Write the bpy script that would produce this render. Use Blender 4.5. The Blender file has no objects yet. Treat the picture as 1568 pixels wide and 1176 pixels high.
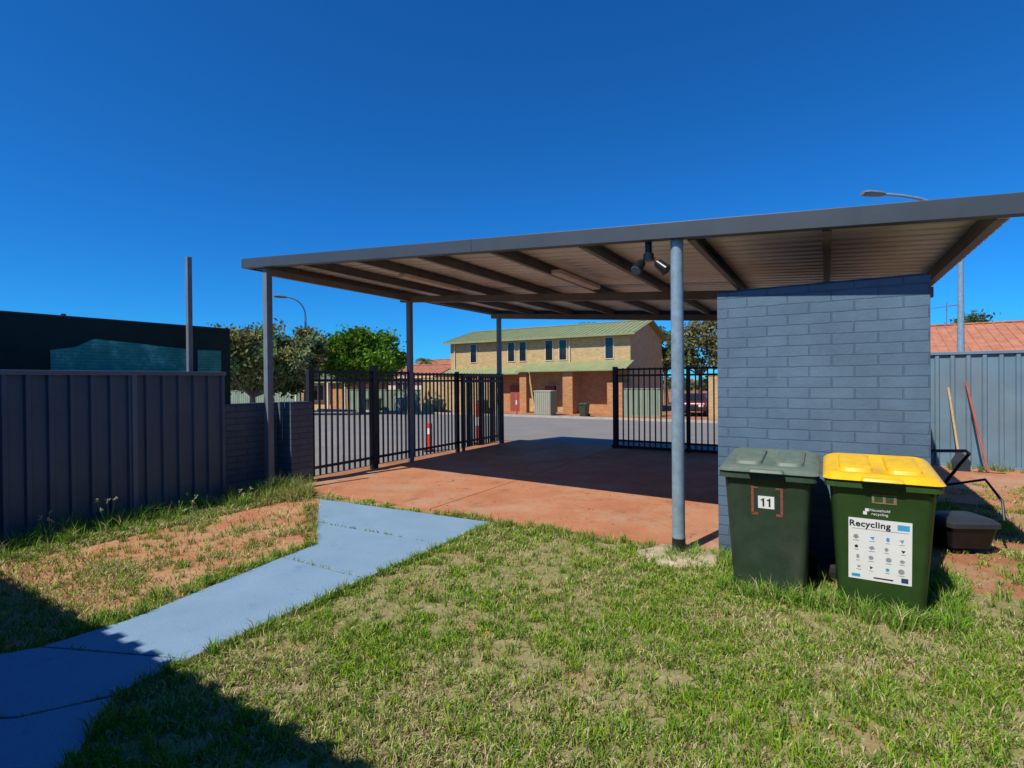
import bpy, math, random
import numpy as np
from mathutils import Vector, Matrix
random.seed(7); rng=np.random.default_rng(11)
scene=bpy.context.scene
TH=math.radians(31); UX,UY=math.cos(TH),-math.sin(TH); VX,VY=math.sin(TH),math.cos(TH)
OX,OY=-3.40,7.30
def W(u,v,z=0.0): return (OX+u*UX+v*VX, OY+u*UY+v*VY, z)
def L(x,y): 
    dx,dy=x-OX,y-OY; return (dx*UX+dy*UY, dx*VX+dy*VY)
def gz(v):
    return -0.045*(min(max(v,6.5),28.7)-6.5)
# ---------------- materials
def newmat(name):
    m=bpy.data.materials.new(name); m.use_nodes=True
    nt=m.node_tree; b=nt.nodes['Principled BSDF']; return m,nt,b
def N(nt,t,**k):
    n=nt.nodes.new(t)
    for a,b in k.items(): setattr(n,a,b)
    return n
def pos(nt):
    return N(nt,'ShaderNodeNewGeometry').outputs['Position']
def noise(nt,scale,detail=6,rough=.6,vec=None):
    n=N(nt,'ShaderNodeTexNoise'); n.inputs['Scale'].default_value=scale; n.inputs['Detail'].default_value=detail; n.inputs['Roughness'].default_value=rough
    nt.links.new(vec if vec else pos(nt),n.inputs['Vector']); return n.outputs['Fac']
def ramp(nt,fac,stops):
    r=N(nt,'ShaderNodeValToRGB'); e=r.color_ramp.elements
    while len(e)<len(stops): e.new(.5)
    for i,(p,c) in enumerate(stops):
        e[i].position=p; e[i].color=(c[0],c[1],c[2],1) if not isinstance(c,(int,float)) else (c,c,c,1)
    nt.links.new(fac,r.inputs[0]); return r.outputs[0]
def mix(nt,fac,a,b,mode='MIX'):
    m=N(nt,'ShaderNodeMix',data_type='RGBA',blend_type=mode)
    def s(i,v):
        if isinstance(v,(int,float)): m.inputs[i].default_value=v
        elif isinstance(v,tuple): m.inputs[i].default_value=(*v[:3],1)
        else: nt.links.new(v,m.inputs[i])
    s(0,fac); s(6,a); s(7,b); return m.outputs[2]
def bump(nt,b,h,strength=.3,dist=.01):
    n=N(nt,'ShaderNodeBump'); n.inputs['Strength'].default_value=strength; n.inputs['Distance'].default_value=dist
    nt.links.new(h,n.inputs['Height']); nt.links.new(n.outputs[0],b.inputs['Normal'])
def M(name,col,rough=.6,metal=0,var=.18,scale=6,bmp=.0,bscale=60,dirt=None,spec=.4):
    m,nt,b=newmat(name)
    f=noise(nt,scale,6,.65)
    c=ramp(nt,f,[(.3,tuple(x*(1-var) for x in col)),(.7,tuple(min(1,x*(1+var)) for x in col))])
    if dirt:
        f2=noise(nt,scale*.37,6,.7); k=ramp(nt,f2,[(.5,0.0),(.75,.6)])
        c=mix(nt,k,c,dirt)
    nt.links.new(c,b.inputs['Base Color'])
    b.inputs['Roughness'].default_value=rough; b.inputs['Metallic'].default_value=metal
    b.inputs['Specular IOR Level'].default_value=spec
    if bmp: bump(nt,b,noise(nt,bscale,4),bmp,.01)
    return m
def brickmat(name,c1,c2,mortar,bw=.32,bh=.098,ms=.008,bmpd=.008,shade=.25,off=0.0,bstr=.8,streak=0):
    m,nt,b=newmat(name)
    g=N(nt,'ShaderNodeNewGeometry')
    d=N(nt,'ShaderNodeVectorMath',operation='DOT_PRODUCT'); d.inputs[1].default_value=(UX+VX,UY+VY,0)
    nt.links.new(g.outputs['Position'],d.inputs[0])
    s=N(nt,'ShaderNodeSeparateXYZ'); nt.links.new(g.outputs['Position'],s.inputs[0])
    c=N(nt,'ShaderNodeCombineXYZ'); nt.links.new(d.outputs['Value'],c.inputs[0]); nt.links.new(s.outputs[2],c.inputs[1])
    br=N(nt,'ShaderNodeTexBrick'); br.inputs['Scale'].default_value=1
    br.inputs['Brick Width'].default_value=bw; br.inputs['Row Height'].default_value=bh; br.inputs['Mortar Size'].default_value=ms
    br.inputs['Mortar Smooth'].default_value=.35
    br.inputs['Color1'].default_value=(*c1,1); br.inputs['Color2'].default_value=(*c2,1); br.inputs['Mortar'].default_value=(*mortar,1)
    nz=N(nt,'ShaderNodeTexNoise'); nz.inputs['Scale'].default_value=9; nt.links.new(c.outputs[0],nz.inputs['Vector'])
    ad=N(nt,'ShaderNodeVectorMath',operation='MULTIPLY_ADD'); ad.inputs[1].default_value=(.012,.012,0)
    nt.links.new(nz.outputs['Color'],ad.inputs[0]); nt.links.new(c.outputs[0],ad.inputs[2]); nt.links.new(ad.outputs[0],br.inputs['Vector'])
    f=noise(nt,2.2,8,.7); k=ramp(nt,f,[(.3,1-shade),(.7,1.0)])
    col=mix(nt,1.0,br.outputs['Color'],k,'MULTIPLY')
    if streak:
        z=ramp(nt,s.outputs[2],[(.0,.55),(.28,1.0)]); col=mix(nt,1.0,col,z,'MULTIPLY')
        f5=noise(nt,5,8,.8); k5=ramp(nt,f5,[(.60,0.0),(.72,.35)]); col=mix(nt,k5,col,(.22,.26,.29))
    nt.links.new(col,b.inputs['Base Color']); b.inputs['Roughness'].default_value=.75; b.inputs['Specular IOR Level'].default_value=.3
    inv=N(nt,'ShaderNodeMath',operation='MULTIPLY_ADD'); inv.inputs[1].default_value=-1; inv.inputs[2].default_value=1
    nt.links.new(br.outputs['Fac'],inv.inputs[0])
    n2=noise(nt,45,5); sm=N(nt,'ShaderNodeMath',operation='MULTIPLY_ADD'); sm.inputs[1].default_value=.45
    nt.links.new(n2,sm.inputs[0]); nt.links.new(inv.outputs[0],sm.inputs[2])
    bump(nt,b,sm.outputs[0],bstr,bmpd)
    return m
def attrmat(name,rough=.6,trans=.25,spec=.2):
    m,nt,b=newmat(name)
    a=N(nt,'ShaderNodeAttribute'); a.attribute_name='Col'
    out=nt.nodes['Material Output']
    df=N(nt,'ShaderNodeBsdfDiffuse'); nt.links.new(a.outputs['Color'],df.inputs['Color'])
    t=N(nt,'ShaderNodeBsdfTranslucent'); nt.links.new(a.outputs['Color'],t.inputs['Color'])
    ms=N(nt,'ShaderNodeMixShader'); ms.inputs[0].default_value=trans
    nt.links.new(df.outputs[0],ms.inputs[1]); nt.links.new(t.outputs[0],ms.inputs[2]); nt.links.new(ms.outputs[0],out.inputs['Surface'])
    nt.nodes.remove(b)
    return m
steel=M('grey_painted_steel',(.15,.19,.22),.45,0,.15,8,dirt=(.20,.15,.11))
steel_lt=M('galvanised_steel',(.26,.36,.43),.4,.2,.22,14,dirt=(.22,.24,.24))
fascia_m=M('fascia_steel',(.050,.062,.074),.45,0,.12,3)
rafter_m=M('rafter_steel',(.16,.15,.14),.5,.1,.2,5)
roofunder=M('roof_sheet',(.76,.74,.68),.4,.1,.14,1.5,dirt=(.54,.45,.32))
dark=M('black_powdercoat',(.018,.02,.024),.4,0,.2,8)
cb_l=M('steel_fence_sheet',(.075,.10,.13),.5,0,.15,2,dirt=(.12,.125,.13))
cb_rail=M('steel_fence_rail',(.12,.15,.18),.45,0,.1,2)
cb_r=M('blue_grey_sheet',(.14,.23,.29),.5,0,.14,2,dirt=(.2,.2,.2))
cb_g=M('green_fence_sheet',(.22,.27,.19),.6,0,.12,1)
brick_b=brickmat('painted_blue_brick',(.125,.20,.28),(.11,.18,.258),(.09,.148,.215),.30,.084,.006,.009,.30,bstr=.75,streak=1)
brick_d=brickmat('painted_dark_brick',(.11,.14,.17),(.09,.12,.15),(.07,.09,.115),.3,.086,.008,.009,.2)
brick_y=brickmat('yellow_brick',(.68,.46,.19),(.52,.33,.13),(.48,.38,.25),.25,.09,.012,.006,.2)
brick_o=brickmat('orange_brick',(.66,.29,.09),(.48,.19,.07),(.42,.30,.2),.25,.09,.012,.006,.2)
green_roof=M('green_metal_roof',(.25,.28,.13),.5,0,.14,1.2)
terra=M('terracotta_roof',(.45,.18,.10),.7,0,.25,2)
glass,nt,b=newmat('window_glass'); b.inputs['Base Color'].default_value=(.015,.02,.025,1); b.inputs['Roughness'].default_value=.08
white=M('white_paint',(.80,.79,.76),.5,0,.04,10)
cream=M('cream_paint',(.66,.56,.42),.6,0,.1,5)
rubber=M('rubber',(.015,.015,.015),.8)
bark=M('bark',(.16,.12,.09),.9,0,.3,10,.4)
red_pl=M('red_plastic',(.65,.05,.03),.4,0,.1,10)
red_h=M('faded_red_handle',(.42,.10,.05),.6,0,.2,12)
binm=M('green_bin_plastic',(.042,.072,.045),.42,0,.22,9,.08,200,dirt=(.11,.11,.08),spec=.4)
binm2=M('dark_green_bin_plastic',(.036,.082,.022),.38,0,.18,9,.08,200,dirt=(.06,.095,.035),spec=.4)
lidg=M('grey_green_lid',(.115,.155,.12),.5,0,.18,14,.1,200,dirt=(.21,.19,.15))
lidy=M('yellow_lid',(.82,.48,.01),.4,0,.12,14,.05,200,dirt=(.60,.36,.05))
wood=M('wood_handle',(.50,.32,.16),.7,0,.2,15)
greyp=M('dark_grey_plastic',(.03,.034,.038),.45,0,.15,15)
shade_m=M('shade_cloth',(.012,.034,.030),.9,0,.2,3)
def stripe_teal():
    m,nt,b=newmat('teal_see_through_patch')  # painted teal brightness, as if a lit background showed through the cloth
    f=noise(nt,5,8,.75); c=ramp(nt,f,[(.35,(.03,.27,.22)),(.52,(.07,.38,.30)),(.62,(.22,.60,.50))])
    w_=N(nt,'ShaderNodeTexWave',wave_type='BANDS',bands_direction='Z'); w_.inputs['Scale'].default_value=9; w_.inputs['Distortion'].default_value=1.5
    nt.links.new(pos(nt),w_.inputs['Vector']); k=ramp(nt,w_.outputs['Fac'],[(.2,.8),(.6,1.0)]); c=mix(nt,1.0,c,k,'MULTIPLY')
    nt.links.new(c,b.inputs['Base Color']); b.inputs['Roughness'].default_value=.9; return m
teal_m=stripe_teal()
conc=M('concrete_pad',(.47,.38,.26),.9,0,.28,9,.6,50)
kerbm=M('concrete_kerb',(.42,.37,.31),.9,0,.15,3,.3,40)
dirtr=M('stain_red',(.20,.08,.05),.7)
def surface(name,c1,c2,stain,sc=3.,rough=.75,bst=.3,fine=120,stlo=.55,dark=None,dlo=.60,damt=.8):
    m,nt,b=newmat(name)
    f=noise(nt,sc,10,.65); c=ramp(nt,f,[(.3,c1),(.7,c2)])
    f2=noise(nt,sc*.6,10,.75); k=ramp(nt,f2,[(stlo,0.0),(stlo+.15,.75)])
    c=mix(nt,k,c,stain)
    if dark:
        f4=noise(nt,sc*2.3,8,.8); k4=ramp(nt,f4,[(dlo,0.0),(dlo+.10,damt)]); c=mix(nt,k4,c,dark)
    f3=noise(nt,fine,3,.6); k3=ramp(nt,f3,[(.35,.80),(.65,1.08)])
    c=mix(nt,1.0,c,k3,'MULTIPLY')
    nt.links.new(c,b.inputs['Base Color']); b.inputs['Roughness'].default_value=rough; b.inputs['Specular IOR Level'].default_value=.25
    bump(nt,b,f3,bst,.006); return m
path_m=surface('painted_path',(.20,.31,.42),(.24,.36,.48),(.28,.34,.40),2.2,.7,.25,150,.58,dark=(.16,.24,.33),dlo=.58)
slab_m=surface('red_driveway',(.42,.165,.075),(.55,.245,.125),(.48,.32,.21),1.3,.8,.3,90,.48,dark=(.25,.12,.08),dlo=.56,damt=.85)
asph=surface('asphalt',(.21,.195,.18),(.26,.24,.22),(.33,.25,.18),.8,.9,.4,60,.52,dark=(.15,.145,.14))
soil=surface('red_soil',(.30,.11,.05),(.44,.20,.10),(.42,.31,.17),1.7,.95,1.0,40,.5)
bed_m=surface('garden_bed_soil',(.38,.165,.075),(.54,.33,.17),(.46,.16,.08),2.4,.95,1.0,55,.47,dark=(.56,.46,.26))
lawn_m=surface('lawn_thatch',(.22,.20,.07),(.36,.30,.14),(.44,.19,.10),3.6,.95,1.0,110,.53,dark=(.48,.42,.26),dlo=.54)
leafm=attrmat('leaf',.5,.3); grassm=attrmat('grass_blade',.55,.2)

# ---------------- mesh helpers
class MB:
    def __init__(s): s.v=[];s.f=[]
    def add(s,vs,fs):
        o=len(s.v); s.v+= [tuple(p) for p in vs]; s.f+=[tuple(i+o for i in f) for f in fs]
    def hexa(s,p): s.add(p,[(3,2,1,0),(4,5,6,7),(0,1,5,4),(1,2,6,5),(2,3,7,6),(3,0,4,7)])
    def lbox(s,u0,u1,v0,v1,z0,z1,sl=0.0):
        q=[(u0,v0),(u1,v0),(u1,v1),(u0,v1)]
        s.hexa([W(u,v,z0-sl*u) for u,v in q]+[W(u,v,z1-sl*u) for u,v in q])
    def box(s,x0,x1,y0,y1,z0,z1):
        q=[(x0,y0),(x1,y0),(x1,y1),(x0,y1)]
        s.hexa([(x,y,z0) for x,y in q]+[(x,y,z1) for x,y in q])
    def tube(s,pts,rs,n=10,cap=True):
        pts=[Vector(p) for p in pts]
        if isinstance(rs,(int,float)): rs=[rs]*len(pts)
        o=len(s.v)
        ref=None
        for i,p in enumerate(pts):
            d=(pts[min(i+1,len(pts)-1)]-pts[max(i-1,0)]).normalized()
            if ref is None: ref=Vector((0,0,1)) if abs(d.z)<.9 else Vector((1,0,0))
            a=d.cross(ref)
            if a.length<1e-3: a=d.cross(Vector((0.3,.9,.1)))
            a.normalize(); b2=d.cross(a).normalized()
            for k in range(n):
                t=2*math.pi*k/n; s.v.append(tuple(p+rs[i]*(math.cos(t)*a+math.sin(t)*b2)))
        for i in range(len(pts)-1):
            for k in range(n):
                k2=(k+1)%n; s.f.append((o+i*n+k,o+i*n+k2,o+(i+1)*n+k2,o+(i+1)*n+k))
        if cap:
            s.f.append(tuple(o+k for k in range(n))[::-1]); e=o+(len(pts)-1)*n; s.f.append(tuple(e+k for k in range(n)))
    def loft(s,secs,cap=True):
        o=len(s.v); n=len(secs[0])
        for q in secs: s.v+=[tuple(p) for p in q]
        for i in range(len(secs)-1):
            for k in range(n):
                k2=(k+1)%n; s.f.append((o+i*n+k,o+i*n+k2,o+(i+1)*n+k2,o+(i+1)*n+k))
        if cap:
            s.f.append(tuple(o+k for k in range(n))[::-1]); e=o+(len(secs)-1)*n; s.f.append(tuple(e+k for k in range(n)))
    def obj(s,name,mat,parent=None,bev=0,smooth=False):
        me=bpy.data.meshes.new(name); me.from_pydata(s.v,[],s.f); me.update()
        if mat: me.materials.append(mat)
        ob=bpy.data.objects.new(name,me); scene.collection.objects.link(ob)
        if parent is not None:
            ob.parent=parent
            ob.matrix_parent_inverse = Matrix.Identity(4) if parent.get('localkids') else Matrix.Translation(-Vector(parent.location))
        if bev:
            b=ob.modifiers.new('b','BEVEL'); b.width=bev; b.segments=2; b.limit_method='ANGLE'; b.angle_limit=math.radians(40)
        if smooth:
            for p in me.polygons: p.use_smooth=True
            try: me.set_sharp_from_angle(angle=math.radians(40))
            except Exception: pass
        return ob
def empty(name,loc,local=False,rz=0,sc=1.0):
    e=bpy.data.objects.new(name,None); e.location=loc; e.empty_display_size=.2
    if local: e['localkids']=1; e.rotation_euler=(0,0,rz); e.scale=(sc,sc,sc)
    scene.collection.objects.link(e); return e
def rrect(hw,hd,r,z,n=5,yo=0,zs=0):
    out=[]
    for cx,cy,a0 in ((hw-r,hd-r,0),(-hw+r,hd-r,90),(-hw+r,-hd+r,180),(hw-r,-hd+r,270)):
        for k in range(n):
            a=math.radians(a0+90*k/(n-1)); x=cx+r*math.cos(a); y=cy+r*math.sin(a)+yo
            out.append((x,y,z+zs*y))
    return out

# ---------------- ground sheets
def strip(name,u0,u1,v0,v1,dz,mat,parent=None):
    br=[v0]+[b for b in (6.5,28.7) if v0<b<v1]+[v1]
    m=MB()
    for a,b in zip(br[:-1],br[1:]):
        m.add([W(u0,a,gz(a)+dz),W(u1,a,gz(a)+dz),W(u1,b,gz(b)+dz),W(u0,b,gz(b)+dz)],[(0,1,2,3)])
    return m.obj(name,mat,parent)
strip('ground',-1500,1500,-800,2500,0,soil)
strip('road',-220,220,6.75,24,.006,asph)
strip('side_pavement',-30,-.32,.9,6.75,.010,asph)
m=MB()
m.lbox(-220,220,24,24.18,gz(24)-.05,gz(24)+.13); m.obj('road_kerb',kerbm)
strip('verge_pavement',-220,220,24.18,25.4,.10,kerbm)
m=MB(); m.add([W(.2,-14,.004),W(22,-14,.004),W(22,-.2,.004),W(7.4,.24,.004),W(.2,.24,.004)],[(0,1,2,3,4)]); m.obj('lawn',lawn_m)
m=MB(); m.add([(-2.45,6.65,.009),W(.22,-.02,.009),W(.2,-3.9,.009),(-2.9,2.9,.009),(-2.35,3.35,.009),(-1.80,4.5,.009),(-1.85,5,.009)],[(0,1,2,3,4,5,6)]); m.obj('garden_bed',bed_m)
# slab
e=empty('driveway',W(3,3))
m=MB()
for (a,b) in ((.12,2.75),(2.762,5.9)):
    for (c,d) in ((.16,2.1),(2.112,4.3),(4.312,6.745)):
        m.lbox(a,b,c,d,-.1,.030)
m.obj('slab_panels',slab_m,e,.003)
m=MB(); m.lbox(.13,5.89,.2,6.7,-.1,.022); m.obj('joint_fill',dirtr,e)
m=MB(); m.lbox(5.9,9.5,3.4,6.745,-.1,.028); m.obj('slab_side',slab_m,e)
def poly_prism(pts,z0,z1):
    m=MB(); n=len(pts)
    m.add([(x,y,z0) for x,y in pts]+[(x,y,z1) for x,y in pts],[tuple(range(n))[::-1],tuple(range(n,2*n))]+[(i,(i+1)%n,n+(i+1)%n,n+i) for i in range(n)])
    return m
e=empty('garden_path',(-1.5,4,0))
secA=[(-2.44,6.60),(-2.08,5.52),(-.64,4.74),(-.24,5.45)]
secB=[(-2.075,5.505),(-1.79,4.76),(-1.95,4.42),(-1.12,3.92),(-.645,4.725)]
secC=[(-1.955,4.41),(-2.41,3.27),(-2.66,2.94),(-1.75,2.80),(-1.44,3.36),(-1.125,3.91)]
secD=[(-2.67,2.93),(-3.3,2.62),(-3.9,2.2),(-2.20,2.32),(-1.90,2.48),(-1.76,2.79)]
secE=[(-3.88,2.18),(-5.2,1.5),(-5.2,.2),(-1.6,.2),(-1.66,1.7),(-1.76,2.10),(-1.89,2.46),(-2.21,2.305)]
pathpolys=[secA,secB,secC,secD,secE]
for i,q in enumerate(pathpolys):
    poly_prism(q[::-1],-.06,.026).obj('section_%d'%(i+1),path_m,e,.004)

# ---------------- carport
SL=.077; ZB=3.10
car=empty('carport',W(2.8,3,0))
m=MB()
m.lbox(-.42,7.80,-.10,-.05,ZB,ZB+.135,SL); m.lbox(-.42,7.80,-.05,-.02,ZB,ZB+.015,SL)
m.lbox(-.45,-.42,-.10,6.42,ZB,ZB+.13,SL); m.lbox(-.42,7.8,6.37,6.42,ZB,ZB+.135,SL)
m.obj('fascia',fascia_m,car,.004)
m=MB()
for u in (3.55,): m.lbox(u,u+.004,-.1015,-.10,ZB+.004,ZB+.131,SL)
m.obj('fascia_joints',dark,car)
m=MB(); prof=[]; v=-.05
while v<6.37:
    prof+=[(v,.0),(v+.11,.0),(v+.125,.032),(v+.165,.032),(v+.18,0)]; v+=.19
prof=[p for p in prof if p[0]<6.36]
zz=ZB+.118
vs=[]
for (a,h) in prof: vs+= [W(-.40,a,zz+h+.40*SL),W(7.80,a,zz+h-7.80*SL)]
m.add(vs,[(2*i,2*i+1,2*i+3,2*i+2) for i in range(len(prof)-1)])
m.obj('roof_sheeting',roofunder,car)
m=MB()
for u in (-.25,.78,1.77,2.75,3.73,4.71,5.69,6.66,7.62):
    z0=ZB-.005
    m.lbox(u-.004,u+.004,0.0,6.35,z0,z0+.118,SL); m.lbox(u+.004,u+.055,0,6.35,z0,z0+.004,SL); m.lbox(u+.004,u+.055,0,6.35,z0+.112,z0+.117,SL)
m.obj('rafters',rafter_m,car)
m=MB()
m.lbox(-.2,7.7,2.86,2.94,ZB-.12,ZB-.007,SL); m.lbox(-.2,7.7,5.98,6.06,ZB-.12,ZB-.007,SL)
m.lbox(-.05,.05,.02,2.85,ZB-.1,ZB-.01,SL)
m.obj('cross_beams',rafter_m,car,.003)
m=MB()
for (u,v) in ((0,0),(0,2.9),(0,6.02),(7.5,6.02)):
    m.lbox(u-.045,u+.045,v-.045,v+.045,0,ZB-.005-SL*u)
m.obj('posts',steel,car,.006)
m=MB(); p=W(5.6,0); m.tube([(p[0],p[1],.05),(p[0],p[1],ZB-SL*5.6)],.052,20); m.obj('front_post',steel_lt,car,0,True)
m=MB(); m.tube([(p[0],p[1],.0),(p[0],p[1],.16)],.055,20); m.obj('post_foot',dark,car,0,True)
m=MB()
for (u,v) in ((1.8,.75),(4.0,.95)):
    zc=ZB-SL*u-.06
    m.lbox(u-.06,u+.06,v,v+1.25,zc,zc+.05)
m.obj('fluorescent_fittings',M('fitting_body',(.6,.52,.44),.5),car,.01)
fl=M('lamp_black',(.010,.011,.013),.3)
e=empty('twin_floodlight',W(5.3,-.05,2.5))
m=MB(); c=Vector(W(5.36,.0,2.56))
m.tube([c,c+Vector((0,0,.13))],.03,12); m.tube([c+Vector((0,0,-.03)),c+Vector((0,0,.03))],.045,14)
for s in (-1,1):
    a=c+Vector((s*.03,0,.0)); h=c+Vector((s*.075,-.03,-.06)); t=h+Vector((s*.055,-.05,-.07))
    m.tube([a,h],.014,8); m.tube([h+Vector((0,.03,.015)),h,t],[.025,.04,.050],16)
m.obj('lamp_heads',fl,e,0,True)
m=MB()
for s in (-1,1):
    d=Vector((s*.055,-.05,-.07)); t=c+Vector((s*.075,-.03,-.06))+d; d.normalize()
    m.tube([t+d*.001,t+d*.006],[.044,.04],16)
m.obj('lamp_lenses',M('lens',(.10,.12,.14),.1,.2),e,0,True)
m=MB()
rr=[.34,.30,.36,.31,.33,.29,.35,.32,.30,.34,.28,.33,.36,.31]
secs=[]
for z,k in ((-.02,1.05),(.025,1.0),(.045,.9),(.052,.4)):
    secs.append([(p[0]-.02+rr[i]*k*math.cos(2*math.pi*i/14),p[1]-.05+rr[i]*k*.85*math.sin(2*math.pi*i/14),z+random.uniform(-.005,.005)) for i in range(14)])
m.loft(secs); m.obj('concrete_footing',conc,None,0,True)

# ---------------- storeroom
e=empty('brick_storeroom',W(6.6,1.6))
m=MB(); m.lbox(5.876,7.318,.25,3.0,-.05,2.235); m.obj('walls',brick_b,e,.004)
m=MB(); m.lbox(5.89,7.30,.27,2.98,2.233,2.25); m.obj('top_cap',brick_d,e)
m=MB(); m.lbox(-.30,-.16,-.72,.24,-.05,1.22); m.obj('low_brick_wall',brick_d,None,.004)
m=MB(); m.lbox(-.20,.14,.245,.62,-.05,1.22); m.obj('brick_pier',brick_d,None,.004)

# ---------------- corrugated fences
def corrfence(name,ua,va,ub,vb,h,mat,railm,period=.2,depth=.028,zb=None,side=1,posts=True):
    A=Vector((*W(ua,va)[:2],0)); B=Vector((*W(ub,vb)[:2],0)); d=(B-A); Ln=d.length; d/=Ln; n=Vector((d.y,-d.x,0))*side
    z0=(gz(va)) if zb is None else zb
    z1=gz(vb) if zb is None else zb
    e=empty(name,((A.x+B.x)/2,(A.y+B.y)/2,z0))
    pr=[];s=0
    while s<Ln:
        pr+=[(s,0),(s+period*.62,0),(s+period*.70,depth),(s+period*.92,depth)]; s+=period
    pr=[q for q in pr if q[0]<=Ln]+[(Ln,0)]
    m=MB();vs=[]
    for (s,h0) in pr:
        q=A+d*s+n*h0; zz=z0+(z1-z0)*s/Ln
        vs+=[(q.x,q.y,zz+.03),(q.x,q.y,zz+h-.02)]
    m.add(vs,[(2*i,2*i+2,2*i+3,2*i+1) for i in range(len(pr)-1)]); m.obj('sheets',mat,e)
    m=MB()
    def bar(s0,s1,o0,o1,a,b):
        P=[A+d*s0+n*o0,A+d*s1+n*o0,A+d*s1+n*o1,A+d*s0+n*o1]; zs=[z0+(z1-z0)*s/Ln for s in (s0,s1,s1,s0)]
        m.hexa([(q.x,q.y,z+a) for q,z in zip(P,zs)]+[(q.x,q.y,z+b) for q,z in zip(P,zs)])
    bar(0,Ln,-.012,depth+.014,h-.035,h+.012); bar(0,Ln,-.010,depth+.012,0,.06)
    if posts:
        s=0
        while s<=Ln: bar(max(s-.025,0),min(s+.025,Ln+.02),-.014,depth+.016,0,h+.002); s+=2.38
    m.obj('rails_and_posts',railm,e,.003); return e
corrfence('steel_fence',.16,-6.5,.16,-.72,1.63,cb_l,cb_rail,.17,.034,side=1)
corrfence('blue_steel_fence',8.1,6.62,14.5,6.62,1.90,cb_r,cb_r,.2,.03,zb=0,side=1)
corrfence('blue_steel_fence',14.5,6.6,14.5,-6,1.90,cb_r,cb_r,.2,.03,zb=0,side=1)
e=empty('shade_cloth_screen',W(-.25,-3,1.2))
m=MB(); m.lbox(-.22,-.21,-6.5,-.42,.3,2.22)
m.obj('cloth',shade_m,e)
m=MB(); m.tube([W(-.215,-6.5,2.23),W(-.215,-3,2.215),W(-.215,-.42,2.225)],.012,8)
for v in (-.44,-2.2,-4.2,-6.3): m.tube([W(-.25,v,0),W(-.25,v,2.25)],.022,8)
m.obj('frame',dark,e)
m=MB(); m.add([W(-.2,-2.33,1.55),W(-.2,-.95,1.55),W(-.2,-.95,1.93),W(-.2,-1.5,1.97),W(-.2,-1.95,2.0),W(-.2,-2.12,1.90),W(-.2,-2.33,1.86)],[(0,1,2,3,4,5,6)]); m.lbox(-.205,-.200,-.85,-.55,1.6,1.93); m.obj('see_through_patch',teal_m,e)  # added opaque patch standing in for the bright area behind the cloth
m=MB(); m.lbox(.05,.105,-1.12,-1.065,0,3.03); m.obj('steel_pole',steel,None,.006)

# ---------------- picket fences
def picket(m,ua,va,ub,vb,z0,z1,sp=.115,r=.0125):
    Ln=math.hypot(ub-ua,vb-va); n=int(Ln/sp); du,dv=(ub-ua)/Ln,(vb-va)/Ln
    for i in range(n+1):
        s=min(Ln,(i+.5)*sp); u,v=ua+du*s,va+dv*s
        m.lbox(u-r,u+r,v-r,v+r,z0,z1+.03)
    t=.018
    for z in (z1-.02,z1-.15,z0+.10):
        if abs(du)>.5: m.lbox(ua,ub,va-t,va+t,z,z+.04)
        else: m.lbox(ua-t,ua+t,va,vb,z,z+.04)
def post(m,u,v,h,r=.033): m.lbox(u-r,u+r,v-r,v+r,0,h)
e=empty('black_picket_fence',W(0,3.3))
m=MB()
picket(m,0,.68,0,1.92,.08,1.66); post(m,0,.67,1.7); post(m,0,1.97,1.78,.05)
picket(m,0,2.02,0,2.85,.08,1.66); picket(m,0,2.95,0,5.97,.08,1.64); post(m,0,4.35,1.7)
m.obj('panels',dark,e)
e=empty('picket_gate_leaf',W(.12,5.2))
m=MB(); picket(m,.12,4.4,.12,5.95,.10,1.62,.09); post(m,.12,4.4,1.66,.025); post(m,.12,5.95,1.66,.025); m.obj('leaf',dark,e)
e=empty('sliding_picket_gate',W(5,6.3))
m=MB(); picket(m,2.78,6.3,7.4,6.3,.08,1.72); post(m,2.78,6.3,1.78,.045); post(m,4.3,6.3,1.76,.03); post(m,5.8,6.3,1.76,.03)
m.lbox(2.7,7.5,6.27,6.33,.04,.10)
m.obj('panels',dark,e)

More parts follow.
